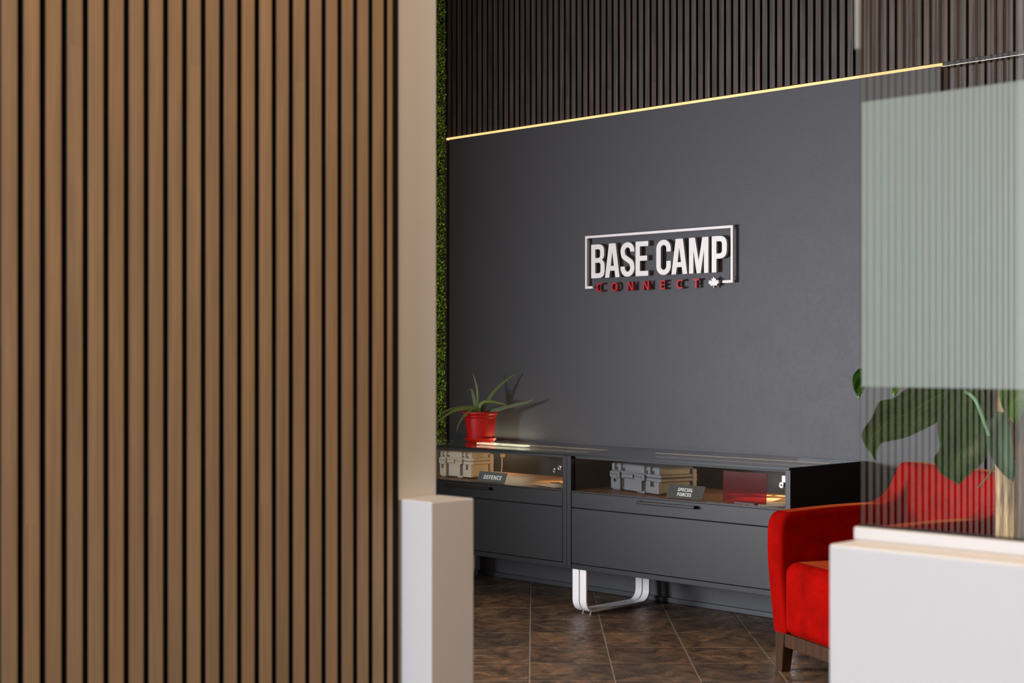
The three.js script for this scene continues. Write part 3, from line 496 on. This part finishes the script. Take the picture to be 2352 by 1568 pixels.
// ------------------------------------------------------------------ red armchair
{
  const a = thing('armchair', 'red velvet tub armchair with dark wooden legs beside the right cabinet', 'armchair', [-2.977, 0, 0.802], -25.5 * Math.PI / 180);
  const W = 0.74, arm = 0.112, y0 = 0.158;
  const side = () => { const s = new THREE.Shape(); // (z, y) profile: front at the right
    s.moveTo(-0.30, y0); s.lineTo(0.352, y0); s.bezierCurveTo(0.366, 0.3, 0.385, 0.42, 0.382, 0.53); s.bezierCurveTo(0.381, 0.6, 0.37, 0.628, 0.33, 0.634);
    s.bezierCurveTo(0.18, 0.646, 0.03, 0.652, -0.06, 0.652); s.bezierCurveTo(-0.15, 0.655, -0.19, 0.72, -0.215, 0.78); s.bezierCurveTo(-0.225, 0.802, -0.235, 0.812, -0.26, 0.812); s.lineTo(-0.315, 0.81); s.bezierCurveTo(-0.345, 0.808, -0.36, 0.79, -0.36, 0.76); s.lineTo(-0.31, y0); return s; };
  for (const sgn of [-1, 1]) {
    const b = 0.022, g = new THREE.ExtrudeGeometry(side(), { depth: arm - 2 * b, bevelEnabled: true, bevelSize: b, bevelOffset: -b, bevelThickness: b, bevelSegments: 5, curveSegments: 14 });
    g.rotateY(-Math.PI / 2); // (z,y) profile: shape x -> world z, extrusion -> -x
    g.translate(sgn < 0 ? -W / 2 + arm - b : W / 2 - b, 0, 0);
    mesh('arm', uvBox(g), M.redFabric, a);
  }
  { const w = W - 2 * arm + 0.03, s = new THREE.Shape(); s.moveTo(-0.30, y0); s.lineTo(-0.14, y0); s.lineTo(-0.17, 0.42); s.bezierCurveTo(-0.19, 0.6, -0.2, 0.7, -0.215, 0.78); s.bezierCurveTo(-0.225, 0.802, -0.235, 0.812, -0.26, 0.812); s.lineTo(-0.315, 0.81); s.bezierCurveTo(-0.345, 0.808, -0.36, 0.79, -0.36, 0.76); s.lineTo(-0.31, y0);
    const g = new THREE.ExtrudeGeometry(s, { depth: w, bevelEnabled: true, bevelSize: 0.01, bevelOffset: -0.01, bevelThickness: 0.008, bevelSegments: 2, curveSegments: 12 }); g.rotateY(-Math.PI / 2); g.translate(w / 2, 0, 0); mesh('backrest', uvBox(g), M.redFabric, a); }
  { const w = W - 2 * arm, g = new RoundedBoxGeometry(w + 0.004, 0.28, 0.56, 8, 0.045); const p = g.attributes.position;
    for (let i = 0; i < p.count; i++) { const x = p.getX(i) / (w / 2), z = p.getZ(i) / 0.28, y = p.getY(i); if (y > 0) p.setY(i, y + 0.045 * (1 - x * x * 0.9) * (1 - z * z * 0.8) * (y / 0.14)); if (z > 0.6) p.setZ(i, p.getZ(i) + 0.012 * (1 - x * x) * (1 - (y / 0.15) ** 2)); }
    g.computeVertexNormals(); g.translate(0, y0 + 0.14, 0.09); mesh('seat', uvBox(g), M.redFabric, a); }
  mesh('apron', [rb(-W / 2 + 0.075, W / 2 - 0.075, 0.103, y0 - 0.001, 0.315, 0.34, 0.002, 1), rb(-W / 2 + 0.075, W / 2 - 0.075, 0.103, y0 - 0.001, -0.29, -0.265, 0.002, 1), rb(-W / 2 + 0.03, -W / 2 + 0.055, 0.115, y0 - 0.001, -0.26, 0.29, 0.002, 1), rb(W / 2 - 0.055, W / 2 - 0.03, 0.115, y0 - 0.001, -0.26, 0.29, 0.002, 1)], M.espresso, a);
  for (const sx of [-1, 1]) for (const sz of [-1, 1]) {
    const g = new THREE.BoxGeometry(0.068, 0.157, 0.05); const p = g.attributes.position; for (let i = 0; i < p.count; i++) if (p.getY(i) < 0) { const inner = Math.sign(p.getX(i)) !== sx; if (inner) p.setX(i, p.getX(i) + sx * 0.02); const zin = Math.sign(p.getZ(i)) !== sz; if (zin) p.setZ(i, p.getZ(i) + sz * 0.012); }
    g.computeVertexNormals(); g.translate(sx * (W / 2 - 0.04), 0.079, sz > 0 ? 0.315 : -0.27); mesh('leg', uvBox(g), M.espresso, a);
  }
}
// ------------------------------------------------------------------ big-leaved climbing plant behind the glass
{
  const D0 = 4.55, cam = V(0, 1.25, 5.884), R = V(Math.SQRT1_2, 0, -Math.SQRT1_2), F = V(-Math.SQRT1_2, 0, -Math.SQRT1_2);
  const at = (px, py, d) => cam.clone().addScaledVector(R, (px - 1176) / FOCAL * d).addScaledVector(F, d).add(V(0, -(py - 814) / FOCAL * d, 0));
  const foot = at(2322, 1100, D0 + 0.03); foot.y = 0;
  const p = thing('potted_plant', 'tall leafy plant climbing a fibre pole, seen through the glass screen', 'potted plant', [foot.x, 0, foot.z]);
  const L = (px, py, d) => at(px, py, d).sub(foot);
  const leafMap = tex(256, (u, v) => { const m = Math.abs(u - 0.5), vein = Math.exp(-((m / 0.012) ** 2)) * 0.5 + 0.22 * Math.max(0, Math.cos((v * 9 - m * 5) * Math.PI * 2)) ** 14; const k = 0.85 + 0.3 * n32(u, v); return [52 * k + 50 * vein, 84 * k + 60 * vein, 26 * k + 30 * vein]; }, true);
  const leafDark = phy({ map: leafMap, roughness: 0.32, transmission: 0.12, thickness: 0, specularIntensity: 0.7 });
  const leafYoungDark = phy({ map: leafMap, color: C(0.9, 1.25, 0.5), roughness: 0.35, transmission: 0.15, thickness: 0 });
  const leafPale = phy({ color: C(0.13, 0.25, 0.14), roughness: 0.3, specularIntensity: 0.9 });
  const leafYoung = phy({ map: leafMap, color: C(2.6, 2.6, 0.5), roughness: 0.4, transmission: 0.15, thickness: 0 });
  const stem = std({ color: C(0.08, 0.17, 0.06), roughness: 0.5 }), stemPale = std({ color: C(0.2, 0.42, 0.22), roughness: 0.4 });
  function bigLeaf(ctrl, width, mat, tilt, fold, profile) {
    const c = new THREE.CatmullRomCurve3(ctrl), su = 28, sv = 12, pos = [], uv = [], idx = [];
    for (let lay = 0; lay < 2; lay++) for (let i = 0; i <= su; i++) {
      const t = i / su, P = c.getPoint(t), tan = c.getTangent(t), s0 = V(0, 0, 0).crossVectors(tan, F).normalize(), nrm0 = V(0, 0, 0).crossVectors(s0, tan).normalize();
      const s = s0.clone().multiplyScalar(Math.cos(tilt)).addScaledVector(nrm0, Math.sin(tilt)), nrm = V(0, 0, 0).crossVectors(s, tan).normalize();
      for (let j = 0; j <= sv; j++) {
        const v = j / sv * 2 - 1, w = width / 2 * profile(t, v);
        const lift = fold * w * Math.abs(v) + 0.012 * Math.sin(t * 9 + v * 3) * Math.abs(v) * (w / (width / 2)) + (lay ? 0.0009 : 0);
        const q = P.clone().addScaledVector(s, v * w).addScaledVector(nrm, lift); pos.push(q.x, q.y, q.z); uv.push(0.5 + v * 0.5, t);
      }
    }
    const row = sv + 1, off = (su + 1) * row;
    for (let i = 0; i < su; i++) for (let j = 0; j < sv; j++) { const a = i * row + j; idx.push(a, a + 1, a + row, a + 1, a + row + 1, a + row); const b = a + off; idx.push(b, b + row, b + 1, b + 1, b + row, b + row + 1); }
    const g = new THREE.BufferGeometry(); g.setAttribute('position', new THREE.Float32BufferAttribute(pos, 3)); g.setAttribute('uv', new THREE.Float32BufferAttribute(uv, 2)); g.setIndex(idx); g.computeVertexNormals();
    return mesh('leaf', g, mat, p);
  }
  // a leaf between two edge curves, cupped along its midrib and ruffled a little
  function edgeLeaf(ea, eb, mat, fold) {
    const A = new THREE.CatmullRomCurve3(ea), B = new THREE.CatmullRomCurve3(eb), su = 36, sv = 12, pos = [], uv = [], idx = [];
    for (let lay = 0; lay < 2; lay++) for (let i = 0; i <= su; i++) {
      const t = i / su, a = A.getPoint(t), b = B.getPoint(t), w = a.distanceTo(b);
      for (let j = 0; j <= sv; j++) { const v = j / sv, q = a.clone().lerp(b, v); const m = 1 - (2 * v - 1) ** 2; q.addScaledVector(F, fold * w * (1 - Math.abs(2 * v - 1)) + 0.006 * m * Math.sin(t * 11 + v * 4) + (lay ? 0.0009 * m : 0)); pos.push(q.x, q.y, q.z); uv.push(v, t); }
    }
    const row = sv + 1, off = (su + 1) * row;
    for (let i = 0; i < su; i++) for (let j = 0; j < sv; j++) { const a = i * row + j; idx.push(a, a + 1, a + row, a + 1, a + row + 1, a + row); const b = a + off; idx.push(b, b + row, b + 1, b + 1, b + row, b + row + 1); }
    const g = new THREE.BufferGeometry(); g.setAttribute('position', new THREE.Float32BufferAttribute(pos, 3)); g.setAttribute('uv', new THREE.Float32BufferAttribute(uv, 2)); g.setIndex(idx); g.computeVertexNormals();
    return mesh('leaf', g, mat, p);
  }
  const E = (list, d0, d1) => list.map(([x, y], i) => L(x, y, D0 + d0 + (d1 - d0) * i / (list.length - 1)));
  const oval = (t) => Math.pow(Math.sin(Math.PI * Math.pow(t, 0.62)), 0.75) * (1 - 0.25 * t) + 0.01;
  const heart = (t) => Math.min(1, Math.pow(t / 0.22, 0.55)) * Math.pow(Math.max(0, 1 - t), 0.58) * 1.28 * (t < 0.2 ? 1 : 1 - 0.1 * Math.sin((t - 0.2) * 4)) + 0.008;
  // large leaf sweeping to the left, its tip hanging
  edgeLeaf(E([[2225, 868], [2150, 868], [2092, 886], [2052, 914], [2020, 922], [2004, 956], [1979, 997], [1990, 1028], [2012, 1060]], -0.06, -0.13), E([[2240, 885], [2215, 925], [2165, 962], [2122, 986], [2082, 1004], [2048, 1012], [2024, 1018], [2015, 1036], [2012, 1060]], -0.03, -0.13), leafDark, 0.1);
  // large leaf hanging straight down
  edgeLeaf(E([[2205, 860], [2178, 905], [2158, 946], [2153, 990], [2158, 1030], [2145, 1052], [2156, 1082], [2180, 1100], [2202, 1113]], -0.08, -0.15), E([[2226, 860], [2256, 890], [2268, 940], [2270, 985], [2268, 1020], [2264, 1052], [2238, 1078], [2218, 1098], [2202, 1113]], -0.05, -0.14), leafDark, 0.08);
  // pale leaf on an arching stalk, close to the pole
  edgeLeaf(E([[2284, 944], [2268, 962], [2263, 994], [2271, 1036], [2290, 1072], [2308, 1092], [2326, 1108]], -0.1, -0.1), E([[2290, 944], [2310, 950], [2319, 980], [2324, 1012], [2330, 1052], [2334, 1086], [2326, 1108]], -0.06, -0.09), leafPale, 0.12);
  // leaf tip showing beyond the glass edge
  edgeLeaf(E([[1972, 846], [1959, 864], [1960, 890], [1966, 904], [1973, 917]], -0.1, -0.12), E([[1978, 846], [1991, 866], [1987, 888], [1980, 902], [1973, 917]], -0.08, -0.12), leafYoungDark, 0.15);
  // younger yellow-green leaves
  edgeLeaf(E([[2064, 866], [2052, 880], [2049, 896], [2052, 911]], -0.02, -0.03), E([[2070, 866], [2070, 882], [2064, 898], [2052, 911]], -0.01, -0.03), leafYoung, 0.1);
  edgeLeaf(E([[2312, 850], [2296, 880], [2297, 920], [2310, 950], [2330, 972]], -0.04, -0.1), E([[2330, 850], [2352, 880], [2358, 920], [2348, 950], [2330, 972]], -0.02, -0.1), leafYoung, 0.12);
  edgeLeaf(E([[2268, 862], [2248, 890], [2244, 930], [2256, 975], [2276, 1012]], 0.02, 0.03), E([[2280, 862], [2298, 890], [2302, 930], [2296, 975], [2276, 1012]], 0.03, 0.03), leafDark, 0.12);
  // the crown hidden behind the frosted band
  for (let i = 0; i < 7; i++) { const a = i / 7 * 6.28 + 0.4, h = 1.32 + 0.09 * i, b = V(0, h, 0), o = V(Math.cos(a), 0, Math.sin(a)); bigLeaf([b, b.clone().addScaledVector(o, 0.13).add(V(0, 0.06, 0)), b.clone().addScaledVector(o, 0.24).add(V(0, 0.02, 0)), b.clone().addScaledVector(o, 0.34).add(V(0, -0.1, 0))], 0.16, leafDark, Math.PI / 2, 0.1, heart); }
  const st = (pts, r, m) => mesh('stalk', tube(pts, r, 24, 7), m, p);
  st([L(2300, 820, D0), L(2270, 845, D0 - 0.03), L(2235, 885, D0 - 0.05)], 0.0045, stem);
  st([L(2308, 840, D0), L(2262, 850, D0 - 0.03), L(2222, 872, D0 - 0.07)], 0.0045, stem);
  st([L(2206, 893, D0 - 0.05), L(2238, 915, D0 - 0.09), L(2256, 955, D0 - 0.1), L(2272, 1000, D0 - 0.1)], 0.006, stemPale);
  st([L(2310, 790, D0), L(2150, 760, D0 - 0.05), L(2010, 800, D0 - 0.08), L(1976, 848, D0 - 0.1)], 0.004, stem);
  st([L(2303, 1005, D0 - 0.03), L(2278, 1080, D0 - 0.06), L(2247, 1120, D0 - 0.06)], 0.0022, stem);
  st([L(2308, 950, D0 - 0.03), L(2300, 1000, D0 - 0.06), L(2335, 1060, D0 - 0.06)], 0.0022, std({ color: C(0.2, 0.11, 0.06), roughness: 0.8 }));
  // fibre-wrapped pole
  { const coir = tex(256, (u, v) => { const k = 0.55 + 0.5 * n256(u, v * 0.12) + 0.3 * (n16(u, v) - 0.5) + 0.25 * (n64(u, v * 0.5) - 0.5); return [196 * k, 164 * k, 122 * k]; }, true, [3, 1.5]);
    const g = new THREE.CylinderGeometry(0.043, 0.046, 1.5, 40, 60); const q = g.attributes.position; for (let i = 0; i < q.count; i++) { const x = q.getX(i), z = q.getZ(i), a = Math.atan2(z, x), f = 1 + 0.09 * Math.sin(a * 9) * Math.sin(a * 4 + q.getY(i) * 7) + 0.03 * Math.sin(a * 21); if (Math.hypot(x, z) > 0.01) { q.setX(i, x * f); q.setZ(i, z * f); } } g.computeVertexNormals(); g.translate(0, 1.0, 0);
    mesh('fibre_pole', g, std({ map: coir, roughness: 0.95 }), p, 'straw-coloured fibre pole'); }
  mesh('pot', lathe([[0, 0.0], [0.13, 0.0], [0.14, 0.01], [0.17, 0.3], [0.176, 0.305], [0.176, 0.335], [0.165, 0.335], [0.16, 0.29], [0.0, 0.285]]), std({ color: C(0.06, 0.06, 0.065), roughness: 0.5 }), p);
}
scene.traverse((o) => { if (o.isMesh) { o.castShadow = true; o.receiveShadow = true; } });
renderer.render(scene, camera);
